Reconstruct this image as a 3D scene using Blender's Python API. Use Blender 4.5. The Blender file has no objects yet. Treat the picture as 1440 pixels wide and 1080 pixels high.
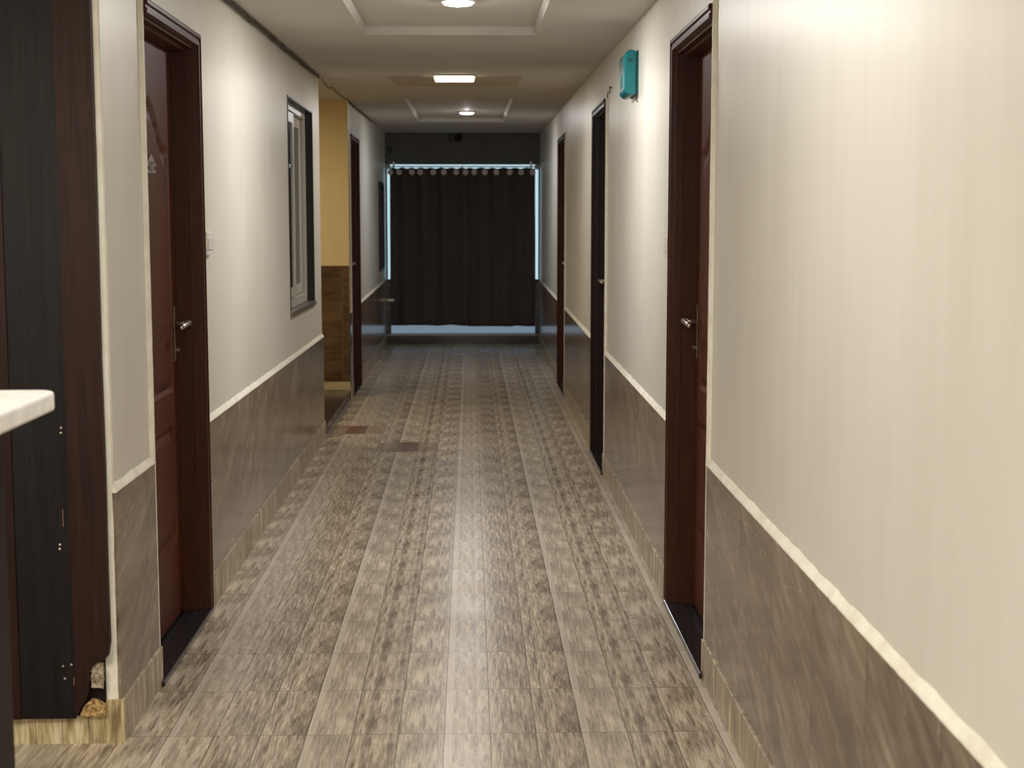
import bpy, bmesh, math, random
from mathutils import Vector, Matrix, noise
S = bpy.context.scene
COL = S.collection
random.seed(7)

# ------------------------------------------------------------------ camera, world, exposure
F_PX = 2050.0; VPX, VPY, EYE = 660.0, 312.0, 1.47
_d = Vector(((VPX-720)/F_PX, -(VPY-540)/F_PX, -1.0)).normalized()
_u = Vector((0, -_d.z, _d.y)).normalized()
_r = _d.cross(_u)
CAMR = Matrix((_r, _d, _u))
cam = bpy.data.objects.new('camera', bpy.data.cameras.new('camera')); COL.objects.link(cam)
cam.matrix_world = Matrix.Translation((0, 0, EYE)) @ CAMR.to_4x4()
cam.data.sensor_width = 36; cam.data.lens = F_PX/1440*36
cam.data.clip_start = .05; cam.data.clip_end = 100
cam.data.dof.use_dof = True; cam.data.dof.focus_distance = 5.4; cam.data.dof.aperture_fstop = 5.6
S.camera = cam
S.view_settings.view_transform = 'Standard'; S.view_settings.look = 'None'
S.view_settings.gamma = 1; S.view_settings.use_curve_mapping = False
S.view_settings.exposure = 0.30
W = bpy.data.worlds.new('daylight'); S.world = W; W.use_nodes = True
W.node_tree.nodes['Background'].inputs[0].default_value = (.60, .82, .92, 1)
W.node_tree.nodes['Background'].inputs[1].default_value = .85

XL = -.99
def XR(y): return .728 + .0062*y
def ZC(y): return 2.30 + .0127*y
YEND = 17.6; YBACK = -3.0; YC = 4.04      # end wall, wall behind, lobby corner

def lamp(name, kind, loc, power, color, size=.2, rot=(0, 0, 0), sy=None, spread=180, shape='DISK'):
    l = bpy.data.lights.new(name, kind); l.energy = power; l.color = color
    if kind == 'AREA':
        l.shape = shape if sy is None else 'RECTANGLE'; l.size = size; l.spread = math.radians(spread)
        if sy: l.size_y = sy
    else: l.shadow_soft_size = size
    o = bpy.data.objects.new(name, l); COL.objects.link(o); o.location = loc; o.rotation_euler = rot
    return o
T1 = (-.045, 6.42); T2 = (-.02, 14.15)
lamp('downlight_lamp', 'AREA', (T1[0], T1[1], ZC(T1[1])+.010), 21, (1, .97, .94), .13)
lamp('downlight_lamp', 'AREA', (T2[0], T2[1], ZC(T2[1])+.010), 11, (.97, .97, 1), .13)
lamp('downlight_lamp', 'AREA', (-.15, 2.9, ZC(2.9)-.04), 8.5, (1, .96, .90), .56)  # added out of view, wide disc to brighten the near walls evenly
lamp('downlight_lamp', 'AREA', (-.05, .4, ZC(.4)-.04), 9, (1, .97, .92), .2)  # added out of view as soft fill over the viewpoint
lamp('lobby_fill_lamp', 'AREA', (-2.0, 1.6, ZC(1.6)-.05), 58, (1, .92, .80), 1.1, sy=1.1)  # added out of view for broad soft light from the lobby side
lamp('downlight_lamp', 'AREA', (-.05, -1.6, ZC(-1.6)-.04), 40, (1, .97, .92), .3)  # added out of view as fill from behind the camera
lamp('tray_glow_lamp', 'POINT', (T1[0], T1[1], ZC(T1[1])+.012), 5, (1, .96, .92), .015)
lamp('tray_glow_lamp', 'POINT', (T2[0], T2[1], ZC(T2[1])+.012), 4, (1, .98, .96), .015)
lamp('batten_lamp', 'AREA', (-.095, 9.72, ZC(9.7)-.045), 11, (1, .93, .84), .26, sy=.16)
lamp('passage_lamp', 'AREA', (-1.9, 10.9, ZC(11)-.05), 12, (1, .86, .58), .2)

# ------------------------------------------------------------------ helpers
def rgb(r, g, b):
    f = lambda c: (c/255/12.92) if c/255 <= .04045 else ((c/255+.055)/1.055)**2.4
    return (f(r), f(g), f(b), 1)
class NT:
    def __init__(s, name, rough=.5, color=None, spec=None, coat=0, metal=0):
        s.m = bpy.data.materials.new(name); s.m.use_nodes = True
        s.t = s.m.node_tree; s.b = s.t.nodes['Principled BSDF']
        s.b.inputs['Roughness'].default_value = rough; s.b.inputs['Metallic'].default_value = metal
        if color: s.b.inputs['Base Color'].default_value = color
        if spec is not None: s.b.inputs['Specular IOR Level'].default_value = spec
        if coat: s.b.inputs['Coat Weight'].default_value = coat; s.b.inputs['Coat Roughness'].default_value = .08
    def n(s, typ, **kw):
        nd = s.t.nodes.new(typ)
        for k, v in kw.items():
            if k.startswith('i_'):
                key = k[2:]; key = int(key) if key.isdigit() else key.replace('_', ' ')
                if hasattr(v, 'is_output'): s.t.links.new(v, nd.inputs[key])
                else: nd.inputs[key].default_value = v
            else: setattr(nd, k, v)
        return nd
    def link(s, a, b): s.t.links.new(a, b)
    def math(s, op, a, b=0.0, c=None):
        nd = s.t.nodes.new('ShaderNodeMath'); nd.operation = op
        for i, v in enumerate([a, b] + ([c] if c is not None else [])):
            if hasattr(v, 'is_output'): s.t.links.new(v, nd.inputs[i])
            else: nd.inputs[i].default_value = v
        return nd.outputs[0]
    def mix(s, fac, a, b, mode='MIX'):
        nd = s.t.nodes.new('ShaderNodeMix'); nd.data_type = 'RGBA'; nd.blend_type = mode
        for k, v in ((0, fac), (6, a), (7, b)):
            if hasattr(v, 'is_output'): s.t.links.new(v, nd.inputs[k])
            else: nd.inputs[k].default_value = v
        return nd.outputs[2]
    def ramp(s, fac, stops):
        nd = s.t.nodes.new('ShaderNodeValToRGB'); s.t.links.new(fac, nd.inputs[0])
        e = nd.color_ramp.elements
        while len(e) < len(stops): e.new(.5)
        for el, (p, c) in zip(e, stops):
            el.position = p; el.color = c if isinstance(c, tuple) else (c, c, c, 1)
        return nd.outputs[0]
    def noise(s, vec, scale, detail=3, rough=.5, dist=0):
        nd = s.n('ShaderNodeTexNoise', i_Scale=scale, i_Detail=detail, i_Roughness=rough, i_Distortion=dist)
        if vec is not None: s.link(vec, nd.inputs['Vector'])
        return nd.outputs[0]
    def pos(s): return s.n('ShaderNodeNewGeometry').outputs['Position']
    def map(s, vec, scale=(1, 1, 1), rot=(0, 0, 0), loc=(0, 0, 0)):
        nd = s.n('ShaderNodeMapping'); s.link(vec, nd.inputs[0])
        nd.inputs['Scale'].default_value = scale; nd.inputs['Rotation'].default_value = rot
        nd.inputs['Location'].default_value = loc
        return nd.outputs[0]
    def bump(s, h, strength=.2, dist=.002):
        nd = s.n('ShaderNodeBump'); nd.inputs['Strength'].default_value = strength
        nd.inputs['Distance'].default_value = dist; s.link(h, nd.inputs['Height'])
        s.link(nd.outputs[0], s.b.inputs['Normal'])
    def col(s, c): s.link(c, s.b.inputs['Base Color'])

def tag(o, label=None, cat=None, group=None, kind=None):
    if label: o['label'] = label
    if cat: o['category'] = cat
    if group: o['group'] = group
    if kind: o['kind'] = kind
    return o
def empty(name, loc=(0, 0, 0)):
    o = bpy.data.objects.new(name, None); COL.objects.link(o); o.location = loc
    o.empty_display_size = .1
    return o
ORG = {}
def worg(p):
    v = Vector((0, 0, 0))
    while p: v += p.location; p = p.parent
    return v
def obj(name, bm, mat, parent=None, origin=None, smooth=False, bevel=0, recalc=True):
    """links bm (world coordinates) as one object; origin is its local zero"""
    if recalc: bmesh.ops.recalc_face_normals(bm, faces=bm.faces[:])
    base = worg(parent)
    o0 = Vector(origin) if origin is not None else (base if parent else Vector((0, 0, 0)))
    bmesh.ops.translate(bm, verts=bm.verts[:], vec=-o0)
    me = bpy.data.meshes.new(name); bm.to_mesh(me); bm.free()
    for mt in (mat if isinstance(mat, list) else [mat]): me.materials.append(mt)
    if smooth:
        for p in me.polygons: p.use_smooth = True
    o = bpy.data.objects.new(name, me); COL.objects.link(o)
    if parent: o.parent = parent
    o.location = o0 - base
    if bevel:
        b = o.modifiers.new('bevel', 'BEVEL'); b.width = bevel; b.segments = 2; b.limit_method = 'ANGLE'
        b.angle_limit = math.radians(40)
    return o
def ident(x, y, z): return (x, y, z)
def LWALL(d, y, z): return (XL-d, y, z)
def RWALL(d, y, z): return (XR(y)+d, y, z)
def box(bm, a, b, T=ident, mi=0):
    (x0, y0, z0), (x1, y1, z1) = a, b
    v = [bm.verts.new(T(x, y, z)) for x in (x0, x1) for y in (y0, y1) for z in (z0, z1)]
    for f in ((0, 1, 3, 2), (4, 6, 7, 5), (0, 4, 5, 1), (2, 3, 7, 6), (0, 2, 6, 4), (1, 5, 7, 3)):
        bm.faces.new([v[i] for i in f]).material_index = mi
def boxc(bm, a, b, T=ident, top=None):
    """box whose top follows top(y)"""
    (x0, y0, z0), (x1, y1, z1) = a, b
    v = [bm.verts.new(T(x, y, (z0 if k == 0 else top(y)))) for x in (x0, x1) for y in (y0, y1) for k in (0, 1)]
    for f in ((0, 1, 3, 2), (4, 6, 7, 5), (0, 4, 5, 1), (2, 3, 7, 6), (0, 2, 6, 4), (1, 5, 7, 3)):
        bm.faces.new([v[i] for i in f])
def prism(bm, pts, h0, h1, T):
    """pts: list of (a,b); T(h,a,b)"""
    A = [bm.verts.new(T(h0, a, b)) for a, b in pts]; B = [bm.verts.new(T(h1, a, b)) for a, b in pts]
    bm.faces.new(A); bm.faces.new(B[::-1]); n = len(pts)
    for i in range(n): bm.faces.new((A[i], A[(i+1) % n], B[(i+1) % n], B[i]))
def tube(bm, pts, r, n=10, cap=True):
    pts = [Vector(p) for p in pts]; rings = []
    for i, p in enumerate(pts):
        t = (pts[min(i+1, len(pts)-1)] - pts[max(i-1, 0)]).normalized()
        a = t.cross(Vector((0, 0, 1)) if abs(t.z) < .9 else Vector((1, 0, 0))).normalized(); b = t.cross(a)
        rr = r[i] if isinstance(r, (list, tuple)) else r
        rings.append([bm.verts.new(p + a*math.cos(2*math.pi*k/n)*rr + b*math.sin(2*math.pi*k/n)*rr) for k in range(n)])
    for A, B in zip(rings, rings[1:]):
        for k in range(n): bm.faces.new((A[k], A[(k+1) % n], B[(k+1) % n], B[k]))
    if cap: bm.faces.new(rings[0][::-1]); bm.faces.new(rings[-1])
def lathe(bm, c, prof, n=32, axis='z'):
    c = Vector(c); rings = []
    for r, h in prof:
        ring = []
        for k in range(n):
            a = 2*math.pi*k/n
            v = {'z': (math.cos(a)*r, math.sin(a)*r, h), 'y': (math.cos(a)*r, h, math.sin(a)*r), 'x': (h, math.cos(a)*r, math.sin(a)*r)}[axis]
            ring.append(bm.verts.new(c + Vector(v)))
        rings.append(ring)
    for A, B in zip(rings, rings[1:]):
        for k in range(n): bm.faces.new((A[k], A[(k+1) % n], B[(k+1) % n], B[k]))
    bm.faces.new(rings[0]); bm.faces.new(rings[-1])
NB = bmesh.new
def struct(o): o['kind'] = 'structure'; return o

# ------------------------------------------------------------------ materials
def mat_paint(name, c1, c2, rough=.42):
    m = NT(name, rough, spec=.4); p = m.pos()
    n1 = m.noise(m.map(p, (1, 1, .35)), 1.6, 4, .6)
    n2 = m.noise(m.map(p, (1, 9, .6)), 2.2, 3, .5)
    f = m.math('ADD', m.math('MULTIPLY', n1, .75), m.math('MULTIPLY', n2, .25))
    m.col(m.ramp(f, [(.36, c2), (.62, c1)]))
    m.bump(m.noise(m.map(p, (1, 14, 1.5)), 3, 2), .12, .003)
    return m.m
M_PAINT = mat_paint('cream_wall_paint', rgb(228, 225, 215), rgb(218, 214, 202), .38)
M_WALL_E = mat_paint('dark_grey_end_wall', rgb(112, 110, 110), rgb(102, 99, 99), .6)  # one dark grey for the whole end wall, darker than the side walls
M_YELLOW = mat_paint('yellow_wall_paint', rgb(222, 200, 150), rgb(210, 188, 138))
M_CEIL = mat_paint('ceiling_paint', rgb(200, 195, 187), rgb(190, 185, 177), .7)
def mat_plaster():
    m = NT('rough_cream_plaster', .6); p = m.pos()
    n = m.noise(p, 60, 4, .6); n2 = m.noise(p, 14, 3, .5)
    m.col(m.ramp(n2, [(.3, rgb(232, 226, 208)), (.6, rgb(246, 242, 228))])); m.bump(n, .6, .004)
    return m.m
M_PLASTER = mat_plaster()
def mat_floor():
    m = NT('wood_print_floor_tile', .3, spec=.5)
    p = m.pos(); xyz = m.n('ShaderNodeSeparateXYZ'); m.link(p, xyz.inputs[0])
    X, Y = xyz.outputs[0], xyz.outputs[1]
    PW, PL = .1323, .401
    u = m.math('DIVIDE', m.math('ADD', X, .077), PW); v = m.math('DIVIDE', m.math('SUBTRACT', Y, 4.079), PL)
    k = m.math('FLOOR', u); fu = m.math('SUBTRACT', u, k); j = m.math('FLOOR', v); fv = m.math('SUBTRACT', v, j)
    k3 = m.math('FLOORED_MODULO', k, 3.0); kt = m.math('FLOOR', m.math('DIVIDE', u, 3.0))
    vec = m.n('ShaderNodeCombineXYZ'); m.link(m.math('MULTIPLY', fu, PW), vec.inputs[0]); m.link(m.math('MULTIPLY', fv, PL), vec.inputs[1])
    m.link(m.math('MULTIPLY_ADD', k3, 3.7, m.math('MULTIPLY', m.math('FLOORED_MODULO', kt, 2.0), 1.3)), vec.inputs[2])
    vv = vec.outputs[0]
    big = m.noise(m.map(vv, (1, .16, 1)), 32, 2, .5, .1)
    st = m.noise(m.map(vv, (1, .065, 1)), 84, 3, .6, .15)
    fine = m.noise(m.map(vv, (1, .08, 1)), 190, 3, .6)
    f = m.math('ADD', m.math('MULTIPLY', big, .28), m.math('ADD', m.math('MULTIPLY', st, .42), m.math('MULTIPLY', fine, .30)))
    c = m.ramp(f, [(.39, rgb(112, 98, 84)), (.455, rgb(148, 133, 115)), (.515, rgb(178, 163, 142)), (.59, rgb(210, 197, 174))])
    # the first plank of each tile carries dark flecks and a pale border strip
    isf = m.math('COMPARE', k3, 0.0, .1)
    fl = m.ramp(m.noise(m.map(vv, (1, .10, 1)), 75, 2, .5), [(.58, 0.0), (.64, .7)])
    c = m.mix(m.math('MULTIPLY', isf, fl), c, rgb(96, 78, 64))
    c = m.mix(m.math('MULTIPLY', isf, .3), c, rgb(206, 193, 176))
    strip = m.math('MULTIPLY', isf, m.math('LESS_THAN', m.math('ADD', fu, m.math('MULTIPLY', m.math('SUBTRACT', st, .5), .2)), .17))
    c = m.mix(m.math('MULTIPLY', strip, .55), c, rgb(216, 204, 188))
    wn = m.n('ShaderNodeTexWhiteNoise', noise_dimensions='3D'); cb = m.n('ShaderNodeCombineXYZ')
    m.link(k, cb.inputs[0]); m.link(j, cb.inputs[1]); m.link(cb.outputs[0], wn.inputs[0])
    hv = m.n('ShaderNodeHueSaturation'); m.link(c, hv.inputs['Color']); m.link(m.math('MULTIPLY_ADD', wn.outputs[0], .14, .93), hv.inputs['Value'])
    c = hv.outputs[0]
    # two rows with some planks tinted reddish brown
    def cell(kk, jj): return m.math('MULTIPLY', m.math('COMPARE', k, float(kk), .1), m.math('COMPARE', j, float(jj), .1))
    for jj, ks in ((15, ((-6, .85, (104, 58, 40)), (-7, .45, (112, 76, 62)), (-5, .45, (150, 108, 90)))),
                   (13, ((-3, .8, (96, 62, 56)), (-4, .5, (118, 92, 84)), (-2, .5, (132, 104, 92))))):
        for kk, a, cc in ks: c = m.mix(m.math('MULTIPLY', cell(kk, jj), a), c, rgb(*cc))
    # joints
    eu = m.math('MULTIPLY', m.math('MINIMUM', fu, m.math('SUBTRACT', 1.0, fu)), PW)
    ev = m.math('MULTIPLY', m.math('MINIMUM', fv, m.math('SUBTRACT', 1.0, fv)), PL)
    e = m.math('MINIMUM', eu, ev)
    jn = m.math('LESS_THAN', e, .0014)
    c = m.mix(m.math('MULTIPLY', jn, .85), c, rgb(74, 62, 50))
    m.col(c)
    m.link(m.ramp(m.noise(p, 3, 3), [(.3, .25), (.7, .33)]), m.b.inputs['Roughness'])
    m.bump(m.math('SUBTRACT', m.math('MULTIPLY', f, .15), m.math('MULTIPLY', jn, .5)), .10, .002)
    return m.m
M_FLOOR = mat_floor()
def mat_walltile(name='brown_veined_wall_tile', dark=1.0, joint=(.445, 3.983), axis=1, cols=None, band=False):
    m = NT(name, .16, spec=.5); p = m.pos(); xyz = m.n('ShaderNodeSeparateXYZ'); m.link(p, xyz.inputs[0])
    U, Z = xyz.outputs[axis], xyz.outputs[2]
    cv = m.n('ShaderNodeCombineXYZ'); m.link(U, cv.inputs[0]); m.link(Z, cv.inputs[1])
    tid = m.math('FLOOR', m.math('DIVIDE', m.math('SUBTRACT', U, joint[1]), joint[0])); m.link(m.math('MULTIPLY', tid, 2.3), cv.inputs[2])
    rot = 0 if band else math.radians(-24)
    mp = m.map(cv.outputs[0], (1, 1, 1), (0, 0, rot))
    a = m.noise(m.map(mp, (.40, 1.5, 1)), 5, 5, .6, .8)
    b = m.noise(m.map(mp, (.28, 1.8, 1)), 14, 4, .6, .4)
    f = m.math('ADD', m.math('MULTIPLY', a, .62), m.math('MULTIPLY', b, .38))
    C = cols or [(92, 77, 64), (116, 99, 83), (136, 118, 100), (160, 144, 124)]
    c = m.ramp(f, [(.36, rgb(*C[0])), (.47, rgb(*C[1])), (.56, rgb(*C[2])), (.66, rgb(*C[3]))])
    if not band:
        vein = m.ramp(m.math('ABSOLUTE', m.math('SUBTRACT', m.noise(m.map(mp, (.22, 1.5, 1)), 7, 2, .5, 1.2), .5)), [(0.0, .42), (.012, 0.0)])
        c = m.mix(vein, c, rgb(176, 162, 145))
    fu = m.math('FRACT', m.math('DIVIDE', m.math('SUBTRACT', U, joint[1]), joint[0]))
    e = m.math('MULTIPLY', m.math('MINIMUM', fu, m.math('SUBTRACT', 1.0, fu)), joint[0])
    jn = m.math('MAXIMUM', m.math('LESS_THAN', e, .0024), m.math('LESS_THAN', m.math('ABSOLUTE', m.math('SUBTRACT', Z, .19)), .001))
    c = m.mix(m.math('MULTIPLY', jn, .8), c, rgb(60, 51, 44) if not band else rgb(120, 98, 66))
    m.col(c); m.bump(m.math('MULTIPLY', jn, -1.0), .3, .001)
    return m.m
M_TILE = mat_walltile()
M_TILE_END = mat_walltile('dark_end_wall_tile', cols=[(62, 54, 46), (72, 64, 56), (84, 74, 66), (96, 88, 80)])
M_TILE_Y = mat_walltile('brown_banded_tile', joint=(.6, -1.051), axis=0, cols=[(66, 48, 32), (84, 62, 42), (98, 74, 51), (116, 92, 64)], band=True)
def mat_skirt(name, axis):
    m = NT(name, .3); p = m.pos()
    sc = (1, .1, .12) if axis == 0 else (.1, 1, .12)
    a = m.noise(m.map(p, sc), 60, 4, .6); b = m.noise(m.map(p, sc), 14, 3)
    f = m.math('ADD', m.math('MULTIPLY', a, .6), m.math('MULTIPLY', b, .4))
    c = m.ramp(f, [(.36, rgb(104, 90, 72)), (.5, rgb(160, 144, 118)), (.62, rgb(214, 200, 172))] if axis else [(.36, rgb(136, 118, 84)), (.48, rgb(200, 184, 142)), (.6, rgb(236, 226, 196))])  # front ramp paler and yellower: lobby light put into the colour
    xyz = m.n('ShaderNodeSeparateXYZ'); m.link(p, xyz.inputs[0]); U = xyz.outputs[axis]
    fu = m.math('FRACT', m.math('DIVIDE', m.math('ADD', U, 1.157 if axis == 0 else .021), .075 if axis == 0 else .401))
    jn = m.math('LESS_THAN', fu, .03 if axis == 0 else .006)
    m.col(m.mix(m.math('MULTIPLY', jn, .7), c, rgb(70, 58, 46)))
    return m.m
M_SKIRT = mat_skirt('wood_print_skirting_tile', 1); M_SKIRTX = mat_skirt('wood_print_skirting_tile_lit_front', 0)
def mat_wood(name, c1, c2, rough=.3, sc=(9, 9, .5), coat=0, bumps=.15):
    m = NT(name, rough, coat=coat, spec=.22); p = m.pos()
    a = m.noise(m.map(p, sc), 9, 5, .6, .5); b = m.noise(m.map(p, (sc[0]*3, sc[1]*3, sc[2]*1.2)), 14, 3, .6)
    f = m.math('ADD', m.math('MULTIPLY', a, .6), m.math('MULTIPLY', b, .4))
    m.col(m.ramp(f, [(.35, c2), (.65, c1)])); m.bump(f, bumps, .002)
    return m.m
M_DOOR = mat_wood('brown_door_wood', rgb(92, 48, 33), rgb(74, 36, 24), .45, bumps=.05)
M_FRAME = mat_wood('dark_brown_frame_wood', rgb(80, 42, 29), rgb(58, 29, 19), .4, bumps=.08)
M_DOORD = mat_wood('blackish_brown_frame_wood', rgb(46, 27, 22), rgb(34, 20, 16), .36, bumps=.08)
M_CLADB = mat_wood('brown_cladding_strip', rgb(52, 30, 23), rgb(30, 18, 14), .55, (7, 7, .35), bumps=.3)
M_CLADG = mat_wood('charcoal_cladding_board', rgb(36, 31, 31), rgb(17, 15, 15), .55, (8, 8, .35), bumps=.4)
def mat_simple(name, c, rough=.4, metal=0, var=.06, sc=30, bumps=.05, **kw):
    m = NT(name, rough, metal=metal, **kw); p = m.pos(); n = m.noise(p, sc, 3)
    hi = tuple(min(1, x*(1+var)) for x in c[:3])+(1,); lo = tuple(x*(1-var) for x in c[:3])+(1,)
    m.col(m.ramp(n, [(.35, lo), (.65, hi)])); m.bump(n, bumps, .001)
    return m.m
M_GRAN = mat_simple('black_granite', rgb(34, 34, 37), .18, sc=220, var=.4)
M_STEEL = mat_simple('brushed_steel', rgb(190, 182, 172), .28, 1.0)
M_BRASSY = mat_simple('dull_steel_plate', rgb(150, 138, 122), .34, 1.0)
M_WHITEP = mat_simple('white_plastic', rgb(232, 230, 224), .3)
M_UPVC = mat_simple('white_window_frame', rgb(198, 194, 186), .3)
M_BLACK = mat_simple('black_gasket', rgb(14, 14, 16), .35)
M_DARKF = mat_simple('dark_metal_frame', rgb(30, 28, 28), .4)
M_COUNTER = mat_simple('white_counter_stone', rgb(238, 236, 230), .25)
M_CBODY = mat_wood('black_brown_counter_laminate', rgb(34, 25, 22), rgb(24, 17, 16), .45)
M_TEAL = mat_simple('turquoise_plastic', rgb(22, 118, 128), .22, sc=6)
M_TEALD = mat_simple('dark_turquoise_plastic', rgb(16, 84, 92), .3)
M_CABLE = mat_simple('dusty_black_cable', rgb(66, 58, 50), .7)
M_GREYSILL = mat_simple('grey_stone_sill', rgb(108, 100, 94), .3)
M_MARBLE = mat_simple('pale_marble_kerb', rgb(196, 194, 200), .2, sc=5)
M_LETTER = mat_simple('black_lettering', rgb(40, 34, 32), .5)
M_PATCH = mat_paint('brown_stained_panel', rgb(186, 172, 151), rgb(175, 160, 139), .7)
M_CURT = mat_simple('dark_brown_curtain_cloth', rgb(84, 73, 67), .85, sc=180, var=.2, bumps=.3)
M_CURT2 = mat_simple('pale_sheer_cloth', rgb(170, 180, 172), .85, sc=90)
def mat_broken(name, a, b):
    m = NT(name, .85); p = m.pos(); n = m.noise(p, 90, 5, .7)
    m.col(m.ramp(n, [(.38, a), (.6, b)])); m.bump(n, 1, .006); return m.m
M_CHIP = mat_broken('broken_plywood', rgb(120, 88, 50), rgb(224, 190, 130))
M_CHIP2 = mat_broken('crumbling_plaster', rgb(110, 92, 70), rgb(196, 184, 160))
def mat_emit(name, c, s):
    m = NT(name, .5, color=c); m.b.inputs['Emission Color'].default_value = c; m.b.inputs['Emission Strength'].default_value = s
    return m.m
M_LED = mat_emit('lit_white_diffuser', (1, .97, .92, 1), 6); M_LEDW = mat_emit('lit_warm_diffuser', (1, .88, .66, 1), 2.6)
def mat_glass(name, tint=(.9, .95, .95, 1), rough=0.0):
    m = NT(name, rough); m.b.inputs['Base Color'].default_value = tint
    m.b.inputs['Transmission Weight'].default_value = 1; m.b.inputs['IOR'].default_value = 1.45
    return m.m
M_GLASS = mat_glass('clear_window_glass'); M_FROST = mat_glass('frosted_window_glass', (.30, .30, .34, 1), .5)
M_GLASSD = mat_glass('dark_tinted_glass', (.35, .42, .38, 1))

# ------------------------------------------------------------------ floor
bm = NB(); box(bm, (-3.6, YBACK-.1, -.1), (XR(YEND)+.2, YEND+.1, 0))
struct(tag(obj('floor', bm, M_FLOOR), 'wood-print tiled corridor floor running to the curtains', 'floor'))
# ------------------------------------------------------------------ ceiling with two recessed trays
TR = [(-.52, .335, 4.0, 7.40), (-.52, .355, 11.85, 15.25)]; TD = .040
bm = NB()
def cquad(x0, x1, y0, y1, dz=0):
    v = [bm.verts.new((x, y, ZC(y)+dz)) for x, y in ((x0, y0), (x1, y0), (x1, y1), (x0, y1))]; bm.faces.new(v)
xa, xb = -3.6, XR(YEND)+.15
ys = [YBACK-.1, TR[0][2], TR[0][3], TR[1][2], TR[1][3], YEND+.1]
for i in range(5):
    if i in (1, 3):
        t = TR[i//2]; cquad(xa, t[0], ys[i], ys[i+1]); cquad(t[1], xb, ys[i], ys[i+1])
        cquad(t[0]+.012, t[1]-.012, t[2]+.012, t[3]-.012, TD)
        c0 = [(t[0], t[2]), (t[1], t[2]), (t[1], t[3]), (t[0], t[3])]
        c1 = [(t[0]+.012, t[2]+.012), (t[1]-.012, t[2]+.012), (t[1]-.012, t[3]-.012), (t[0]+.012, t[3]-.012)]
        for a in range(4):
            b = (a+1) % 4
            bm.faces.new([bm.verts.new((c0[a][0], c0[a][1], ZC(c0[a][1]))), bm.verts.new((c0[b][0], c0[b][1], ZC(c0[b][1]))),
                          bm.verts.new((c1[b][0], c1[b][1], ZC(c1[b][1])+TD)), bm.verts.new((c1[a][0], c1[a][1], ZC(c1[a][1])+TD))])
    else: cquad(xa, xb, ys[i], ys[i+1])
v = [bm.verts.new((x, y, ZC(y)+.2)) for x, y in ((xa, ys[0]), (xb, ys[0]), (xb, ys[-1]), (xa, ys[-1]))]; bm.faces.new(v)
bmesh.ops.remove_doubles(bm, verts=bm.verts[:], dist=.0005)
struct(tag(obj('ceiling', bm, M_CEIL, recalc=False), 'painted ceiling with two shallow recessed trays', 'ceiling'))

# ------------------------------------------------------------------ side walls
DT = .16
def wall(name, T, y0, y1, holes, label, mat=M_PAINT, d0=.010):
    """holes: (ya, yb, za, zb) sorted by ya"""
    bm = NB(); y = y0; top = lambda yy: ZC(yy)+.03
    for ya, yb, za, zb in holes:
        if ya > y: boxc(bm, (d0, y, 0), (DT, ya, 0), T, top)
        if za > 0: box(bm, (d0, ya, 0), (DT, yb, za), T)
        if zb: boxc(bm, (d0, ya, zb), (DT, yb, 0), T, top)
        y = yb
    if y < y1: boxc(bm, (d0, y, 0), (DT, y1, 0), T, top)
    return struct(tag(obj(name, bm, mat), label, 'wall'))
DL1 = (4.56, 5.455, 2.148); DL2 = (12.33, 13.17, 2.20)
DR1 = (4.595, 5.51, 2.143); DR2 = (8.41, 9.28, 2.168); DR3 = (12.38, 13.27, 2.21)
WIN = (8.17, 9.42, .955, 2.165)
WIN3 = (16.2, 16.97, .95, 1.91)
hole = lambda d: (d[0], d[1]-.005, 0, d[2]-.005)
wall('wall_left', LWALL, YC, 9.88, [hole(DL1), WIN], 'cream left wall with the nearest door and the sliding window')
wall('wall_left_far', LWALL, 12.115, YEND, [hole(DL2), WIN3], 'pale left wall beyond the side passage')
wall('wall_right', RWALL, YBACK, YEND, [hole(DR1), hole(DR2), hole(DR3)], 'long cream right wall with three doors')
# tile cladding (top height follows the photo), plaster fillet, skirting
def wz_l(y): return .715 + max(0, y-12)*.012 if y > 11 else .718-.004*(y-4)
def wz_r(y): return .688 + .0028*(y-2)+ (max(0, y-8.2)*.004)
NTRIM = [0]
def trim(bm, mat, label, smooth=False):
    NTRIM[0] += 1
    return struct(tag(obj('trim_%d' % NTRIM[0], bm, mat, smooth=smooth), label, 'trim'))
def cladding(T, segs, wz, mat, lab, side):
    bm = NB()
    for a, b in segs: boxc(bm, (0, a, .12), (.012, b, 0), T, wz)
    trim(bm, mat, 'brown veined tile wainscot '+lab)
    bm = NB()
    for a, b in segs: box(bm, (-.008, a, 0), (.012, b, .125), T); 
    struct(tag(obj('baseboard_'+side, bm, M_SKIRT, bevel=.002), 'wood-print tile skirting '+lab, 'baseboard'))
    bm = NB()
    for a, b in segs:
        n = max(2, int((b-a)/.02)); pr = None
        for i in range(n+1):
            y = a+(b-a)*i/n; q = noise.noise(Vector((y*9, side == 'left', 3))); q2 = noise.noise(Vector((y*31, 5, 3)))
            z0 = wz(y)-.002; h = .026+.006*q+.003*q2; dd = -.003-.002*q2
            ring = [bm.verts.new(T(*c)) for c in ((dd+.003, y, z0), (dd, y, z0+.004), (dd+.002, y, z0+h*.35), (.010-.001, y, z0+h), (.02, y, z0+h), (.02, y, z0))]
            if pr:
                for k in range(6): bm.faces.new((pr[k], pr[(k+1) % 6], ring[(k+1) % 6], ring[k]))
            else: bm.faces.new(ring)
            pr = ring
        bm.faces.new(pr[::-1])
    trim(bm, M_PLASTER, 'rough pale plaster ledge on the wainscot '+lab)
cladding(LWALL, [(YC, DL1[0]), (DL1[1]-.003, 9.88)], wz_l, M_TILE, 'on the near left wall', 'left')
cladding(LWALL, [(12.10, DL2[0]), (DL2[1]-.003, YEND-.02)], wz_l, M_TILE, 'on the far left wall', 'left_far')
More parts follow.
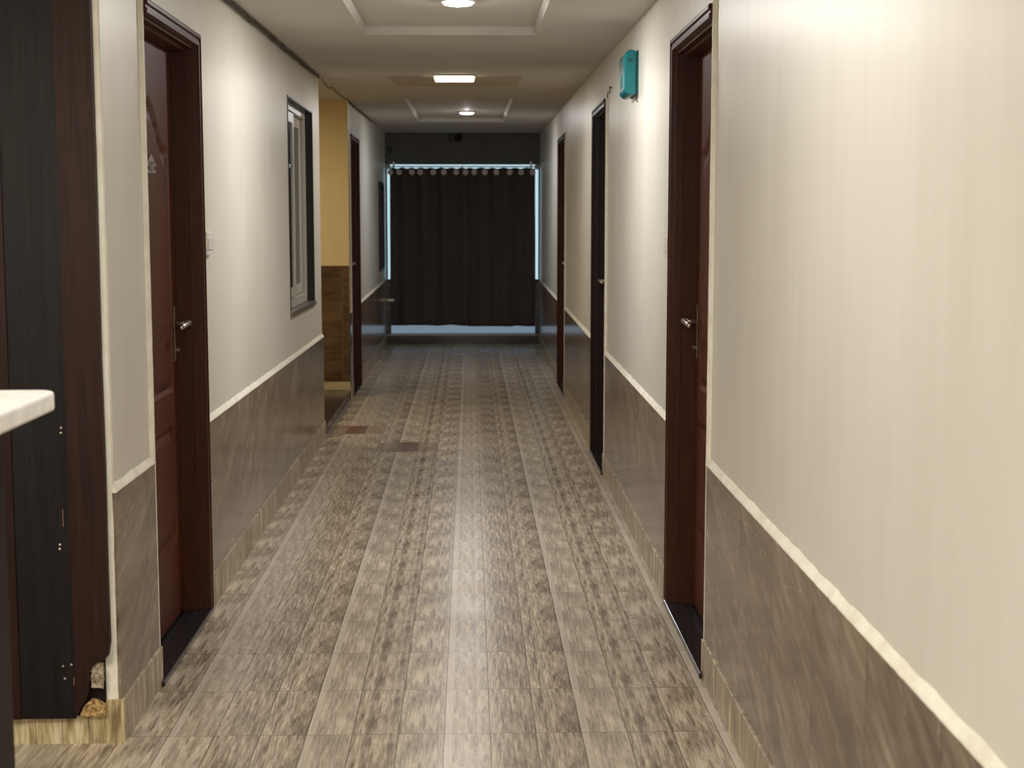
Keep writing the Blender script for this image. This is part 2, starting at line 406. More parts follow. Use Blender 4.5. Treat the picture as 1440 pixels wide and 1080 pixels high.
cladding(RWALL, [(YBACK, DR1[0]), (DR1[1]-.003, DR2[0]), (DR2[1]-.003, DR3[0]), (DR3[1]-.003, YEND-.02)], wz_r, M_TILE, 'on the right wall', 'right')
# rough plaster edges where the walls meet the doors' near side
def edge(T, y, z0, z1, lab, w=.028, face=1):
    bm = NB(); pr = None; n = 90
    for i in range(n+1):
        z = z0+(z1-z0)*i/n; q = .004*noise.noise(Vector((z*13, y, 1)))+.003*noise.noise(Vector((z*47, y, 1)))
        ring = [bm.verts.new(T(*c)) for c in ((.011, y-w-q, z), (-.002, y-w*.7-q, z), (-.002+q*.3, y-.002+q, z), (.03, y+.004+q, z), (.06, y+.003, z), (.06, y-w, z))]
        if pr:
            for k in range(6): bm.faces.new((pr[k], pr[(k+1) % 6], ring[(k+1) % 6], ring[k]))
        else: bm.faces.new(ring)
        pr = ring
    bm.faces.new(pr[::-1]); trim(bm, M_PLASTER, lab)
edge(LWALL, DL1[0], wz_l(4.5)+.01, DL1[2]+.05, 'rough plaster edge at the near side of the first left door', .03)
edge(RWALL, DR1[0], wz_r(4.5)+.01, DR1[2]+.01, 'rough plaster edge at the near side of the first right door', .03)
edge(RWALL, DR2[0], .02, DR2[2]+.01, 'pale plaster edge at the near side of the middle right door', .045)
edge(RWALL, DR3[0], .02, DR3[2]+.01, 'pale plaster edge at the near side of the farthest right door', .05)
edge(LWALL, DL2[0], .72, DL2[2]+.01, 'pale plaster edge at the near side of the far left door', .05)
def sliver(T, y, z0, z1, lab):
    bm = NB(); box(bm, (-.0012, y-.006, z0), (.02, y+.001, z1), T); trim(bm, M_PLASTER, lab)
sliver(LWALL, DL1[0], .0, wz_l(4.5), 'thin pale tile edge beside the first left door')
sliver(RWALL, DR1[0], .127, wz_r(4.5), 'thin pale tile edge beside the first right door')
sliver(LWALL, DL2[0], .0, .71, 'thin pale tile edge beside the far left door')

# ------------------------------------------------------------------ lobby corner, walls behind, side passage
bm = NB(); boxc(bm, (-3.6, YC, 0), (XL-.06, YC+.10, 0), ident, lambda y: ZC(y)+.03)
struct(tag(obj('wall_lobby', bm, M_PAINT), 'wall face turning left behind the dark cladding', 'wall'))
bm = NB(); box(bm, (-3.6, YC-.012, 0), (XL+.0075, YC, .127)); box(bm, (XL-.02, YC, 0), (XL+.0075, YC+.001, .127))
struct(tag(obj('baseboard_front', bm, M_SKIRTX), 'wood-print skirting below the dark cladding, lobby light put into its paler colour', 'baseboard'))
def corner_bead():
    bm = NB(); pr = None; n = 150
    for i in range(n+1):
        z = .125+(ZC(YC)-.125)*i/n; q = .004*noise.noise(Vector((z*9, 0, 1)))+.003*noise.noise(Vector((z*40, 0, 1)))
        ring = [bm.verts.new(c) for c in ((-1.03, YC+.02, z), (-1.03, YC-.006, z), (-1.008, YC-.007+.5*q, z), (-.9985+.4*q, YC-.003, z), (-.996+.3*q, YC+.012+q, z), (-1.02, YC+.02+q, z))]
        if pr:
            for k in range(6): bm.faces.new((pr[k], pr[(k+1) % 6], ring[(k+1) % 6], ring[k]))
        else: bm.faces.new(ring)
        pr = ring
    bm.faces.new(pr[::-1]); trim(bm, M_PLASTER, 'pale plaster corner bead between dark cladding and left wall')
corner_bead()
bm = NB(); box(bm, (-3.7, YBACK-.1, 0), (-3.6, YC+.1, 2.4)); box(bm, (-3.7, YBACK-.1, 0), (XR(YBACK)+.1, YBACK, 2.4))
struct(tag(obj('wall_back', bm, M_PAINT), 'cream lobby walls behind the viewpoint', 'wall'))
bm = NB(); boxc(bm, (-2.6, 12.10, 0), (XL-.001, 12.24, 0), ident, lambda y: ZC(y)+.03)
struct(tag(obj('wall_passage', bm, M_YELLOW), 'yellow wall facing down the corridor in the side passage', 'wall'))
bm = NB(); boxc(bm, (-2.7, 9.7, 0), (-2.6, 12.24, 0), ident, lambda y: ZC(y)+.03); boxc(bm, (-2.7, 9.76, 0), (XL-.02, 9.879, 0), ident, lambda y: ZC(y)+.03)
struct(tag(obj('wall_passage_side', bm, M_YELLOW), 'walls of the side passage out of sight', 'wall'))
bm = NB(); box(bm, (-2.6, 12.088, .15), (XL-.003, 12.0999, 1.11)); trim(bm, M_TILE_Y, 'dark brown banded tile dado on the yellow passage wall')
bm = NB(); box(bm, (-2.6, 12.084, .08), (XL-.003, 12.0995, .148))
struct(tag(obj('baseboard_passage', bm, mat_simple('beige_skirting', rgb(190, 172, 134), .4)), 'beige skirting under the banded tiles of the passage', 'baseboard'))
bm = NB(); box(bm, (-2.6, 9.88, 0), (XL-.006, 12.0835, .078)); box(bm, (XL-.03, 9.88, .062), (XL+.004, 12.0995, .080))
struct(tag(obj('trim_step', bm, M_GRAN, bevel=.004), 'black granite step into the side passage', 'step'))
# shell behind the left window and the left wall
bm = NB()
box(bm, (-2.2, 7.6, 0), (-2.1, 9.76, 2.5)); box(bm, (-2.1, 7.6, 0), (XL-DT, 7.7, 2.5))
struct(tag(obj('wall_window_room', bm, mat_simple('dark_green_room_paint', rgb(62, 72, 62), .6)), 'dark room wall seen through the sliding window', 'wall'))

# ------------------------------------------------------------------ end wall
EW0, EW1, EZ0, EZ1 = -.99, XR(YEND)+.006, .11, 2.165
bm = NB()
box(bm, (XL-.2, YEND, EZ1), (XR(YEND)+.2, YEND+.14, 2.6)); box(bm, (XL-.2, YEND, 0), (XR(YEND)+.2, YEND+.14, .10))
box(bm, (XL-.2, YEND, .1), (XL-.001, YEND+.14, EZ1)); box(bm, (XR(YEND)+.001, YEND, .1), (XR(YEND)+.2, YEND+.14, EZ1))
struct(tag(obj('wall_end', bm, M_WALL_E), 'dark grey end wall above the curtained window', 'wall'))
bm = NB(); box(bm, (XL+.001, YEND-.012, 0), (XR(YEND)-.009, YEND, .105))
struct(tag(obj('baseboard_end', bm, M_TILE_END), 'dark tile skirting below the end window', 'baseboard'))
w = empty('window_2', ((EW0+EW1)/2, YEND, EZ0)); struct(tag(w, 'wide end window glowing blue around the dark curtains', 'window'))
bm = NB()
fr = .006
for a, b in (((EW0, .105, ), (EW0+fr, EZ1)), ((EW1-fr-.006, .105), (EW1-.006, EZ1)), ((EW0, EZ1-.012), (EW1-.006, EZ1)), ((EW0, .105), (EW1-.006, .125)), ((EW0, .74), (EW1-.006, .78)), ((-.083, .78), (-.077, EZ1))):
    box(bm, (a[0], YEND+.05, a[1]), (b[0], YEND+.10, b[1]))
obj('window_frame', bm, M_DARKF, w)
bm = NB(); box(bm, (EW0+fr, YEND+.07, .78), (-.10, YEND+.076, EZ1-.012)); box(bm, (-.06, YEND+.07, .78), (EW1-fr-.006, YEND+.076, EZ1-.012)); obj('pane', bm, M_GLASS, w)
bm = NB(); box(bm, (EW0+fr, YEND+.07, .125), (-.0802, YEND+.076, .74)); box(bm, (-.0798, YEND+.07, .125), (EW1-fr-.006, YEND+.076, .74)); tag(obj('frosted_pane', bm, M_FROST, w), 'frosted lower pane')
bm = NB(); box(bm, (EW0+.001, YEND-.02, .105), (EW1-.018, YEND+.05, .122)); tag(obj('window_sill', bm, M_MARBLE, w, bevel=.003), 'pale marble sill')
# tile-clad stubs at each side below the ledge height
for nm, x0, x1 in (('left', XL+.001, -.945), ('right', .79, XR(YEND)-.004)):
    bm = NB(); box(bm, (x0, YEND-.03, .125), (x1, YEND-.001, .765 if nm == 'left' else .75)); trim(bm, M_TILE_END, 'dark tiled jamb stub at the %s foot of the end window' % nm)

# ------------------------------------------------------------------ doors
PROF = [(0, .03), (0, -.010), (.006, -.015), (.016, -.015), (.021, -.008), (.027, -.008), (.031, -.013), (.043, -.012), (.048, -.002), (.052, .008), (.057, .010), (.059, .030), (.064, .034), (.067, .036), (.070, .086), (.070, .125), (0, .125)]
def door_frame(T, y0, y1, zt, mat, parent):
    bm = NB()
    A = [bm.verts.new(T(d, y1-w_, 0)) for w_, d in PROF]; B = [bm.verts.new(T(d, y1-w_, zt-w_)) for w_, d in PROF]
    C = [bm.verts.new(T(d, y0+.001, zt-w_)) for w_, d in PROF]; n = len(PROF)
    for P, Q in ((A, B), (B, C)):
        for i in range(n): bm.faces.new((P[i], P[(i+1) % n], Q[(i+1) % n], Q[i]))
    bm.faces.new(A); bm.faces.new(C[::-1])
    box(bm, (.062, y0+.001, 0), (.125, y0+.052, zt-.071), T)
    return obj('door_frame', bm, mat, parent)
def arch(s):   # s in 0..1 across the panel
    t = abs(s-.5)*2
    if t > .82: return 0.0
    return .5+.5*math.cos(math.pi*t/.82)
def door_leaf(T, y0, y1, zt, mat, parent, ny=46, nz=170):
    a, b = y0+.055, y1-.073; z0, z1 = .028, zt-.073; wd = b-a
    ya, yb = a+.085, b-.085
    def groove(s):
        if s < 0 or s > .05: return 0
        if s < .008: return .015*s/.008
        if s < .016: return .015
        if s < .045: return .015*(1-(s-.016)/.029)
        return 0
    def disp(y, z):
        if y < ya or y > yb: return 0
        side = min(y-ya, yb-y); out = 0
        for pb, pt, arc in ((.86, zt-.42, 1), (.31, .73, 0)):
            top = pt + (.15*arch((y-ya)/(yb-ya)) if arc else 0)
            s = min(side, z-pb, (top-z)*(.75 if arc else 1))
            out = max(out, groove(s))
        return out
    ys_ = sorted(set([a+(b-a)*i/ny for i in range(ny+1)])); zs_ = [z0+(z1-z0)*i/nz for i in range(nz+1)]
    bm = NB(); G = [[bm.verts.new(T(.086+disp(y, z), y, z)) for z in zs_] for y in ys_]
    for i in range(len(ys_)-1):
        for j in range(nz): bm.faces.new((G[i][j], G[i+1][j], G[i+1][j+1], G[i][j+1]))
    bk = [bm.verts.new(T(.12, y, z)) for y, z in ((a, z0), (b, z0), (b, z1), (a, z1))]
    L0 = [g[0] for g in G]; L1 = [g[-1] for g in G]
    bm.faces.new(bk); bm.faces.new(L0[::-1]+[bk[0], bk[1]]); bm.faces.new(L1+[bk[2], bk[3]])
    bm.faces.new(G[0]+[bk[3], bk[0]]); bm.faces.new(G[-1][::-1]+[bk[1], bk[2]])
    o = obj('door_leaf', bm, mat, parent)
    for p in o.data.polygons: p.use_smooth = len(p.vertices) == 4
    m_ = o.modifiers.new('es', 'EDGE_SPLIT'); m_.split_angle = math.radians(50)
    return o
def door_handle(T, y1, zc, leaf, mirror=1):
    yc = y1-.073-.042
    bm = NB()
    box(bm, (.082, yc-.018, zc-.125), (.0855, yc+.018, zc+.075), T); 
    obj('lock_plate', bm, M_BRASSY, leaf, bevel=.001)
    bm = NB()
    tube(bm, [T(.084, yc, zc+.012), T(.060, yc, zc+.012), T(.036, yc, zc+.012)], .009, 12)
    tube(bm, [T(.036, yc+.012, zc+.012), T(.034, yc, zc+.013), T(.033, yc-.05, zc+.012), T(.036, yc-.10, zc+.008), T(.042, yc-.118, zc+.002)], [.011, .012, .0105, .0095, .008], 12)
    obj('door_handle', bm, M_STEEL, leaf, smooth=True)
    bm = NB(); tube(bm, [T(.083, yc, zc-.085), T(.072, yc, zc-.085)], .011, 14); box(bm, (.068, yc-.003, zc-.092), (.072, yc+.003, zc-.078), T)
    obj('lock_cylinder', bm, M_BRASSY, leaf, smooth=False)
def door(n, T, d, label, fm=M_FRAME, lm=M_DOOR, ny=46, nz=170, zc=1.09, sill=True, handle=True):
    y0, y1, zt = d; p = T(0, (y0+y1)/2, 0); e = empty('door_%d' % n, p); struct(tag(e, label, 'door'))
    door_frame(T, y0, y1, zt, fm, e); lf = door_leaf(T, y0, y1, zt, lm, e, ny, nz)
    if handle: door_handle(T, y1, zc, lf)
    if sill:
        bm = NB(); box(bm, (-.018, y0-.03, .0), (.061, y1-.018, .020), T); box(bm, (.0615, y0+.053, .0), (.12, y1-.072, .018), T)
        tag(obj('threshold', bm, M_GRAN, e, bevel=.004), 'black granite threshold')
    return e, lf
d1, leaf1 = door(1, LWALL, DL1, 'brown panelled door nearest on the left, with silver arrow-shaped number plate')
door(2, LWALL, DL2, 'narrow view of the brown door on the left beyond the passage', lm=M_DOOR, ny=20, nz=60)
d3, leaf3 = door(3, RWALL, DR1, 'brown panelled door nearest on the right, steel lever handle')
door(4, RWALL, DR2, 'very dark door in the middle of the right wall', fm=M_DOORD, lm=M_DOORD, ny=20, nz=60)
door(5, RWALL, DR3, 'farthest dark brown door on the right wall', ny=20, nz=60)
# number plate on the nearest left door: triangle, stem, foot
yc_, z_ = 5.005, 1.664
bm = NB(); s = 1
pts = [(yc_-.066, z_-0.0202), (yc_-.066, z_-0.0302), (yc_+.066, z_-0.0302), (yc_+.066, z_-0.0190), (yc_+.03, z_-0.0190), (yc_+.03, z_-0.0078), (yc_+.07, z_-0.0056), (yc_+.066, z_+0.0011), (yc_, z_+0.0347), (yc_-.066, z_+0.0022), (yc_-.07, z_-0.0034), (yc_-.034, z_-0.0090), (yc_-.034, z_-0.0202)]
prism(bm, pts, .0815, .0855, LWALL)
plate = tag(obj('number_plate', bm, mat_simple('satin_silver', rgb(176, 168, 160), .35, .6), leaf1), 'silver arrow-shaped number plate')
bm = NB()
for a, b, c, dd in ((-.034, -.022, -.046, .018), (-.006, .004, -.046, .014), (.010, .036, .008, .015), (.030, .038, -.004, .010)):
    box(bm, (.0805, yc_+a, z_+c*.56), (.0814, yc_+b, z_+dd*.56), LWALL)
obj('plate_lettering', bm, M_LETTER, leaf1)

# ------------------------------------------------------------------ left sliding window
y0, y1, z0, z1 = WIN
w = empty('window_1', LWALL(0, (y0+y1)/2, z0)); struct(tag(w, 'white-framed sliding window in the left wall', 'window'))
bm = NB(); 
box(bm, (.004, y1-.012, z0+.0), (.050, y1+.0, z1), LWALL); box(bm, (.006, y0, z0), (.050, y0+.012, z1), LWALL); box(bm, (.006, y0+.012, z1-.010), (.050, y1-.012, z1), LWALL)
obj('window_lining', bm, M_BLACK, w)
bm = NB(); box(bm, (-.004, y0-.01, z0-.014), (.050, y1+.008, z0+.012), LWALL); tag(obj('window_sill', bm, M_GREYSILL, w, bevel=.003), 'grey stone sill')
bm = NB()
def ring(bm, d0, d1, ya, yb, za, zb, t, tb=None):
    tb = tb or t
    box(bm, (d0, ya, za), (d1, ya+t, zb), LWALL); box(bm, (d0, yb-t, za), (d1, yb, zb), LWALL)
    box(bm, (d0, ya+t, za), (d1, yb-t, za+tb), LWALL); box(bm, (d0, ya+t, zb-tb), (d1, yb-t, zb), LWALL)
ring(bm, .051, .135, y0+.001, y1-.001, z0+.013, z1-.001, .045, .05)
for dd in (.063, .087, .111):   # tracks
    box(bm, (dd-.002, y1-.052, z0+.063), (dd+.002, y1-.046, z1-.051), LWALL)
obj('window_frame', bm, M_UPVC, w, bevel=.002)
ymid = (y0+y1)/2
for k, (d0, ya, yb) in enumerate(((.055, y0+.05, ymid+.05), (.079, ymid-.02, y1-.053))):
    bm = NB(); ring(bm, d0, d0+.020, ya, yb, z0+.068, z1-.056, .06)
    sh = tag(obj('window_sash', bm, M_UPVC, w, bevel=.002))
    bm = NB(); box(bm, (d0+.008, ya+.06, z0+.128), (d0+.012, yb-.06, z1-.116), LWALL); obj('pane', bm, M_GLASSD, sh)
# ------------------------------------------------------------------ small dark window near the end of the left wall
y0, y1, z0, z1 = WIN3
w = empty('window_3', LWALL(0, (y0+y1)/2, z0)); struct(tag(w, 'small dark window at the far end of the left wall', 'window'))
bm = NB(); ring(bm, -.012, .06, y0, y1, z0, z1, .05); obj('window_frame', bm, M_BLACK, w)
bm = NB(); box(bm, (.02, y0+.05, z0+.05), (.03, y1-.05, z1-.05), LWALL); obj('pane', bm, mat_simple('black_glass', rgb(14, 18, 22), .08), w)
bm = NB(); box(bm, (-.0, y0-.04, z0-.03), (.02, y1+.02, z0-.001), LWALL); obj('window_sill', bm, M_GREYSILL, w)

# ------------------------------------------------------------------ end curtains
CY = YEND-.10; RY = YEND-.19
rod = empty('curtain_rod', (-.08, RY, 2.118)); tag(rod, 'thin pale curtain rod with round ends across the end window', 'curtain rod')
bm = NB(); tube(bm, [(-.955, RY, 2.118), (.80, RY, 2.118)], .007, 10); obj('rod', bm, M_STEEL, rod)
for x in (-.962, .806):
    bm = NB(); bmesh.ops.create_uvsphere(bm, u_segments=16, v_segments=10, radius=.034, matrix=Matrix.Translation((x, RY, 2.118)))
    obj('finial', bm, M_UPVC, rod, smooth=True)
for x in (-.90, .74):
    bm = NB(); box(bm, (x-.006, RY, 2.112), (x+.006, YEND+.001, 2.124)); box(bm, (x-.012, YEND-.006, 2.10), (x+.012, YEND-.001, 2.185)); obj('bracket', bm, M_STEEL, rod)
def curtain(x0, x1, gx, zb, label, seed, ztop=2.105):
    e = empty('curtain', ((x0+x1)/2, CY, zb)); tag(e, label, 'curtain', 'eyelet curtains over the end window')
    bm = NB(); nx, nz = 150, 40; G = []
    for i in range(nx+1):
        s = i/nx; x = x0+(x1-x0)*s; col_ = []
        for j in range(nz+1):
            t = j/nz; z = zb+(ztop-zb)*t
            amp = .030+.012*noise.noise(Vector((s*4, seed, 0)))
            ph = 2*math.pi*len(gx)/2*s + .8*noise.noise(Vector((s*3, t*1.2, seed)))
            y = CY+amp*math.sin(ph)*(1-.25*(1-t)) + .012*noise.noise(Vector((s*11, t*2, seed)))
            xx = x + .012*noise.noise(Vector((s*5, t*3, seed+4)))*(1-t) + .010*math.sin(3*t)*(1-t)*(1 if s > .5 else -1)*abs(2*s-1)**4
            zz = z + (.010*noise.noise(Vector((s*6, seed, 2))) if j == 0 else 0)
            if j == nz: zz += .006*math.sin(ph*2)
            col_.append(bm.verts.new((xx, y, zz)))
        G.append(col_)
    for i in range(nx):
        for j in range(nz): bm.faces.new((G[i][j], G[i+1][j], G[i+1][j+1], G[i][j+1]))
    o = obj('cloth', bm, M_CURT, e, smooth=True); m_ = o.modifiers.new('s', 'SOLIDIFY'); m_.thickness = .003
    for g, br in gx:
        bm = NB(); s = (g-x0)/(x1-x0); y = CY-.046
        lathe(bm, (g, y, 2.055), [(.020, .002), (.034, .002), (.034, -.004), (.020, -.006), (.006, -.003)], 20, 'y')
        obj('eyelet', bm, M_BRASSY if br else M_EYE, e)
M_EYE = mat_simple('pale_steel_eyelet', rgb(205, 200, 200), .45, .2)
px = lambda p: (p-659.5)/116.2
curtain(-.942, -.004, [(px(p), 0) for p in (551, 563, 580.5, 592, 610, 624.5, 641.5, 654.5)], .235, 'left dark brown eyelet curtain panel over the end window', 1)
curtain(-.022, .784, [(px(p), 0) for p in (666.5, 681, 697, 715.5, 731, 747)], .222, 'right dark brown eyelet curtain panel over the end window', 5)

# ------------------------------------------------------------------ dark cladding on the lobby corner
cl = empty('wood_cladding', (-1.3, YC-.02, 0)); tag(cl, 'dark wood-grain cladding on the pillar at far left, chipped at its foot', 'cladding')
yb, yf = YC-.013, YC-.031
bm = NB(); prism(bm, [(-1.262, .080), (-1.112, .080), (-1.111, ZC(4)-.001), (-1.262, ZC(4)-.001)], yb, yf, lambda h, a, b: (a, h, b)); tag(obj('centre_board', bm, M_CLADG, cl), 'charcoal centre board')
bm = NB()
chip = [(-1.1115, .080), (-1.110, .085), (-1.104, .098), (-1.092, .118), (-1.083, .132), (-1.076, .150), (-1.070, .170), (-1.071, .184), (-1.066, .196), (-1.068, .214), (-1.060, .230), (-1.050, .240), (-1.028, .250), (-1.016, .262), (-1.010, .30), (-1.011, .5), (-1.009, .8), (-1.011, 1.1), (-1.009, 1.5), (-1.010, ZC(4)-.001), (-1.1105, ZC(4)-.001)]
prism(bm, chip, yb, yf-.004, lambda h, a, b: (a, h, b)); tag(obj('edge_strip', bm, M_CLADB, cl), 'brown strip chipped at its lower corner')
bm = NB(); box(bm, (-1.345, yf-.004, .080), (-1.2625, yb, ZC(4)-.001)); tag(obj('edge_strip', bm, M_CLADB, cl), 'brown strip beside the counter')
bm = NB(); box(bm, (-2.6, yf-.004, .080), (-1.3455, yb, ZC(4)-.001)); obj('side_board', bm, M_CLADG, cl)
random.seed(3)
def chunk(name, pts, y0_, y1_, mat, lab):
    bm = NB(); prism(bm, pts, y0_, y1_, lambda h, a, b: (a, h, b))
    bmesh.ops.triangulate(bm, faces=[f for f in bm.faces if len(f.verts) > 4])
    bmesh.ops.subdivide_edges(bm, edges=bm.edges[:], cuts=3, use_grid_fill=True)
    for v_ in bm.verts: v_.co += Vector(noise.noise_vector(v_.co*60))*.0035
    tag(obj(name, bm, mat, cl), lab)
chunk('exposed_core', [(-1.104, .084), (-1.030, .084), (-1.030, .118), (-1.050, .130), (-1.070, .134), (-1.080, .124), (-1.094, .106)], yb, yf+.004, M_CHIP, 'raw tan wood core at the chip')
chunk('exposed_plaster', [(-1.066, .170), (-1.034, .166), (-1.031, .215), (-1.034, .240), (-1.056, .238), (-1.066, .222), (-1.062, .198)], yb, yf+.002, M_CHIP2, 'crumbled grey-brown plaster at the chip')
bm = NB(); box(bm, (-1.110, yb, .082), (-1.0301, yb+.008, .27)); obj('dark_backing', bm, M_CBODY, cl)
for x, z in ((-1.126, .892), (-1.125, .906), (-1.140, .566), (-1.139, .578), (-1.142, .232), (-1.138, .196), (-1.119, .236)):
    bm = NB(); lathe(bm, (x, yf-.0005, z), [(.0035, .0), (.0035, -.0012), (.002, -.0018)], 10, 'y'); obj('screw_head', bm, M_STEEL, cl)
M_SCR = mat_simple('scratched_wood', rgb(150, 110, 96), .6)
for a, b in (((-1.1145, .178), (-1.1125, .200)), ((-1.129, .63), (-1.1275, .68))):
    bm = NB(); box(bm, (a[0], yf-.001, a[1]), (b[0], yf, b[1])); tag(obj('scratch', bm, M_SCR, cl), 'pale scratch')

# ------------------------------------------------------------------ reception counter, lower left foreground
ct = empty('reception_counter', (-1.5, 2.0, 0)); tag(ct, 'dark reception counter with blurred white stone top at the lower left', 'counter')
bm = NB(); R = .035; xa_, ya_ = -.777, 2.76
pts = [(-2.1, 1.0), (-2.1, ya_)]+[(xa_-R+R*math.sin(a), ya_-R+R*math.cos(a)) for a in [math.pi/2*i/6 for i in range(7)]]+[(xa_, 1.0)]
prism(bm, pts, 1.118, 1.155, lambda h, a, b: (a, b, h)); tag(obj('countertop', bm, M_COUNTER, ct, bevel=.006), 'white stone top')
bm = NB(); box(bm, (-2.04, 1.06, .0), (-.862, 2.69, 1.1175)); obj('counter_body', bm, M_CBODY, ct, bevel=.003)

# ------------------------------------------------------------------ lights in the ceiling
def downlight(x, y, z, label, mat=M_LED, r=.068):
    e = empty('downlight', (x, y, z)); tag(e, label, 'ceiling light', 'round ceiling lights')
    bm = NB(); lathe(bm, (x, y, z), [(r+.010, 0), (r+.010, -.010), (r+.002, -.014), (r, -.010), (r-.002, 0)], 40); obj('rim', bm, M_WHITEP, e, smooth=False)
    bm = NB(); lathe(bm, (x, y, z), [(r-.001, -.004), (r-.001, -.016), (r-.008, -.023), (r-.025, -.026), (.002, -.027)], 40); tag(obj('diffuser', bm, mat, e), 'glowing white diffuser')
downlight(T1[0], T1[1], ZC(T1[1])+TD, 'round lit ceiling light in the nearer recessed tray')
downlight(T2[0], T2[1], ZC(T2[1])+TD, 'round lit ceiling light in the farther recessed tray')
bx, by = -.095, 9.74
e = empty('batten_light', (bx, by, ZC(by))); tag(e, 'short warm rectangular ceiling light between the two trays', 'ceiling light')
bm = NB(); box(bm, (bx-.137, by-.10, ZC(by)-.012), (bx+.137, by+.10, ZC(by)-.0035)); obj('housing', bm, M_WHITEP, e)
bm = NB(); box(bm, (bx-.130, by-.093, ZC(by)-.034), (bx+.130, by+.093, ZC(by)-.0125)); obj('diffuser', bm, M_LEDW, e, bevel=.010)
bm = NB(); 
v = [(-.53, 9.78), (.355, 9.78), (.345, 10.62), (-.52, 10.62)]
A = [bm.verts.new((x, y, ZC(y)+.004)) for x, y in v]; B = [bm.verts.new((x, y, ZC(y)-.003)) for x, y in v]
bm.faces.new(A); bm.faces.new(B[::-1])
for i in range(4): bm.faces.new((A[i], A[(i+1) % 4], B[(i+1) % 4], B[i]))
tag(obj('ceiling_panel', bm, M_PATCH), 'flat brownish stained panel on the ceiling behind the warm light', 'panel')
# unseen lights; those over corridor and lobby are added for brightness
for x, y, lab in ((-.15, 2.9, 'large round ceiling light added unseen above the near corridor'), (-.05, .4, 'round ceiling light added unseen straight above the viewpoint'), (-.05, -1.6, 'round ceiling light added unseen behind the viewpoint')):
    downlight(x, y, ZC(y), lab, M_LED, .29 if y == 2.9 else .09)
bm = NB(); box(bm, (-2.57, 1.03, ZC(1.6)-.045), (-1.43, 2.17, ZC(1.03)-.001)); e = tag(obj('added_panel_light', bm, M_WHITEP), 'large square white ceiling panel added unseen above the reception counter for soft lobby light', 'ceiling light')  # added housing for the unseen lobby fill
bm = NB(); box(bm, (-2.53, 1.07, ZC(1.6)-.048), (-1.47, 2.13, ZC(1.6)-.0455)); obj('diffuser', bm, M_LEDW, e)
downlight(-1.9, 10.9, ZC(10.9), 'round warm ceiling light in the side passage', M_LEDW, .09)

# ------------------------------------------------------------------ small things
def switch(T, y0_, y1_, z0_, z1_, label):
    e = empty('light_switch', T(.01, (y0_+y1_)/2, z0_)); tag(e, label, 'light switch', 'white switch plates beside the nearest doors')
    bm = NB(); box(bm, (-.006, y0_, z0_), (.010, y1_, z1_), T); obj('cover_plate', bm, M_WHITEP, e, bevel=.003)
    n = 3; w_ = (y1_-y0_-.02)/n
    for k in range(n):
        bm = NB(); box(bm, (-.011, y0_+.01+w_*k+.002, z0_+.02), (-.0055, y0_+.01+w_*(k+1)-.002, z1_-.02), T); obj('rocker', bm, M_WHITEP, e, bevel=.002)
switch(LWALL, 5.53, 5.655, 1.345, 1.432, 'white switch plate on the left wall beside the nearest left door')
switch(RWALL, 5.545, 5.66, 1.335, 1.435, 'small white switch plate on the right wall beside the nearest right door')
# turquoise wall box
tb = empty('wall_box', RWALL(0, 6.93, 2.05)); tag(tb, 'turquoise rounded plastic box mounted high on the cream right wall', 'wall box')
def capsule(hw, hd, r, dd0, cz, n=10):
    # profile in (d, z): flat at the wall side, half-round top and bottom
    pts = []
    for i in range(n+1):
        a = math.pi/2*i/n; pts.append((dd0-hd+r-r*math.cos(a), cz+hw-r+r*math.sin(a)))
    up_ = pts[:]
    dn = [(d_, 2*cz-z_q) for d_, z_q in up_[::-1]]
    return up_+[(dd0, cz+hw-.012), (dd0, cz-hw+.012)]+dn
cz = 2.154
bm = NB(); pr = capsule(.104, .064, .034, .009, cz)
prism(bm, pr, 6.80, 7.06, lambda h, a, b: RWALL(a, h, b)); obj('casing', bm, M_TEAL, tb, bevel=.008)
bm = NB(); pr = capsule(.100, .012, .010, .0095, cz); prism(bm, pr, 6.80, 7.07, lambda h, a, b: RWALL(a, h, b)); tag(obj('back_plate', bm, M_TEALD, tb), 'darker back plate')
bm = NB(); lathe(bm, RWALL(-.030, 6.7995, cz+.055), [(.009, 0), (.009, -.003), (.005, -.004)], 14, 'y'); obj('button', bm, M_TEALD, tb)
bm = NB(); box(bm, (-.0565, 6.86, cz-.06), (-.0540, 7.0, cz-.005), RWALL); obj('lens_strip', bm, mat_simple('pale_turquoise_lens', rgb(60, 160, 172), .12), tb)
bm = NB(); tube(bm, [RWALL(.004, 6.81, cz-.10), RWALL(.003, 6.812, cz-.118), RWALL(.006, 6.809, cz-.135)], .0022, 8); obj('wire', bm, M_CABLE, tb)
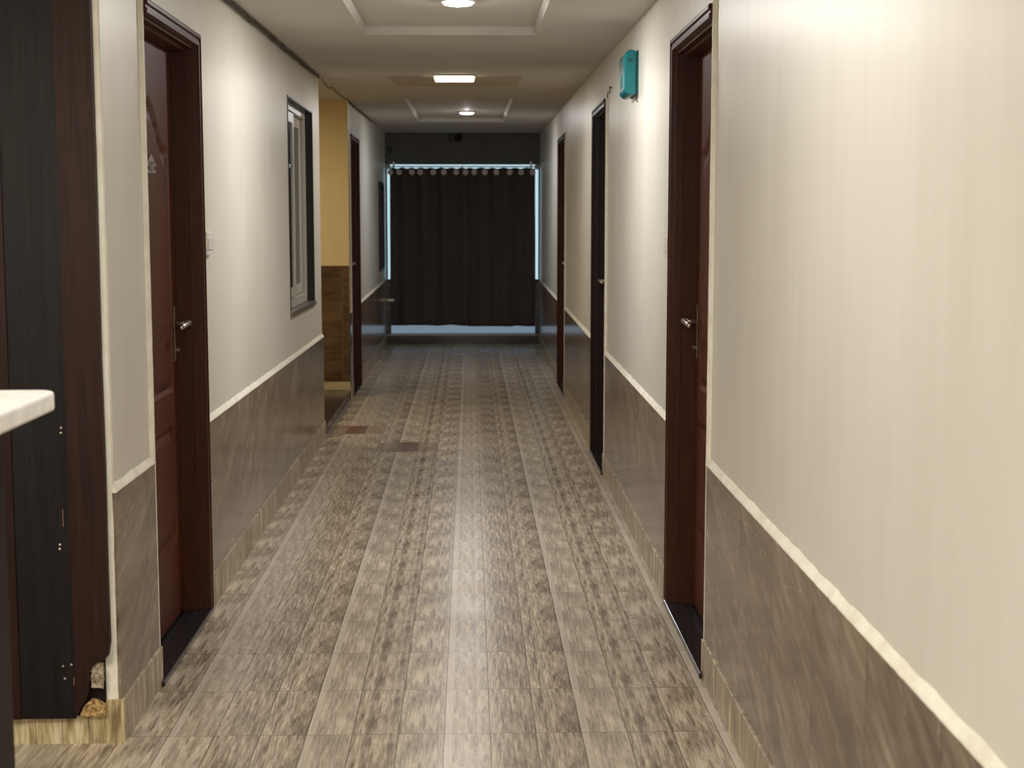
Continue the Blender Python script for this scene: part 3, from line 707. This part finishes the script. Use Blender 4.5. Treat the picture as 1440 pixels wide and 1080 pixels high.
# sagging cable along the left wall and ceiling joint
bm = NB(); pts = []; rs = []
n = 170; a0, a1 = 4.7, 9.72
for i in range(n+1):
    y = a0+(a1-a0)*i/n
    pts.append((XL+.010+.004*noise.noise(Vector((y*2, 0, 0))), y, ZC(y)-.010-.010*abs(noise.noise(Vector((y*2.3, 1, 0))))-.004*noise.noise(Vector((y*9, 1, 0))))); rs.append(.0085+.003*noise.noise(Vector((y*5, 3, 0))))
tube(bm, pts, rs, 8); tag(obj('ceiling_cable', bm, M_CABLE, smooth=True), 'dusty dark cable along the ceiling joint above the left window', 'cable', 'cables along the ceiling joint')
bm = NB(); pts = []
for i in range(60):
    t = i/59; y = 9.90+2.2*t; pts.append((XL+.012+.01*math.sin(t*9), y, ZC(y)-.010-.035*max(0, math.sin(t*2*math.pi*1.6))*(1-t)))
tube(bm, pts, .0035, 8); tag(obj('ceiling_cable', bm, M_CABLE, smooth=True), 'thin loose cable looping across the mouth of the side passage', 'cable', 'cables along the ceiling joint')
bm = NB(); pts = []
for i in range(60):
    t = i/59; y = 12.2+2.9*t; pts.append((XL+.006+.004*math.sin(t*19), y, ZC(y)-.008-.006*abs(noise.noise(Vector((y*2, 1, 0))))))
tube(bm, pts, .0045, 8); tag(obj('ceiling_cable', bm, M_CABLE, smooth=True), 'dark cable along the ceiling joint above the far left door', 'cable', 'cables along the ceiling joint')
bm = NB(); tube(bm, [RWALL(.004, 8.36, 2.17), RWALL(.0, 8.30, 2.19), RWALL(.003, 8.22, 2.185), RWALL(.002, 8.2, 2.215), RWALL(.006, 8.12, 2.20)], .003, 6)
tag(obj('wall_wire', bm, M_CABLE), 'tiny dark wire sticking out above the middle right door', 'wire')
# end wall fittings
cc = empty('security_camera', (-.17, YEND-.002, 2.46)); tag(cc, 'small dark dome camera at the top of the end wall', 'camera')
bm = NB(); box(bm, (-.24, YEND-.05, 2.46), (-.10, YEND-.001, 2.50)); obj('bracket', bm, M_BLACK, cc, bevel=.004)
bm = NB(); bmesh.ops.create_uvsphere(bm, u_segments=20, v_segments=12, radius=.045, matrix=Matrix.Translation((-.13, YEND-.06, 2.455))); obj('dome', bm, M_BLACK, cc, smooth=True)
bm = NB(); bmesh.ops.create_uvsphere(bm, u_segments=12, v_segments=8, radius=.014, matrix=Matrix.Translation((-.225, YEND-.016, 2.432))); obj('sensor', bm, M_BLACK, cc, smooth=True)
bm = NB(); box(bm, (-.965, YEND-.035, 2.28), (-.925, YEND-.001, 2.365)); tag(obj('wall_sensor', bm, M_BLACK, bevel=.006), 'small black sensor high at the left end of the end wall', 'sensor')
for x, lab in ((-.97, 'small steel hook on the tiled left wall beside the curtain'), ):
    bm = NB(); box(bm, (-1.0+.005, YEND-.12, .535), (-.955, YEND-.095, .555)); box(bm, (-.962, YEND-.19, .530), (-.90, YEND-.178, .556)); tube(bm, [(-.985, YEND-.11, .545), (-.95, YEND-.18, .545)], .006)
    tag(obj('curtain_hook', bm, M_STEEL), lab, 'hook')
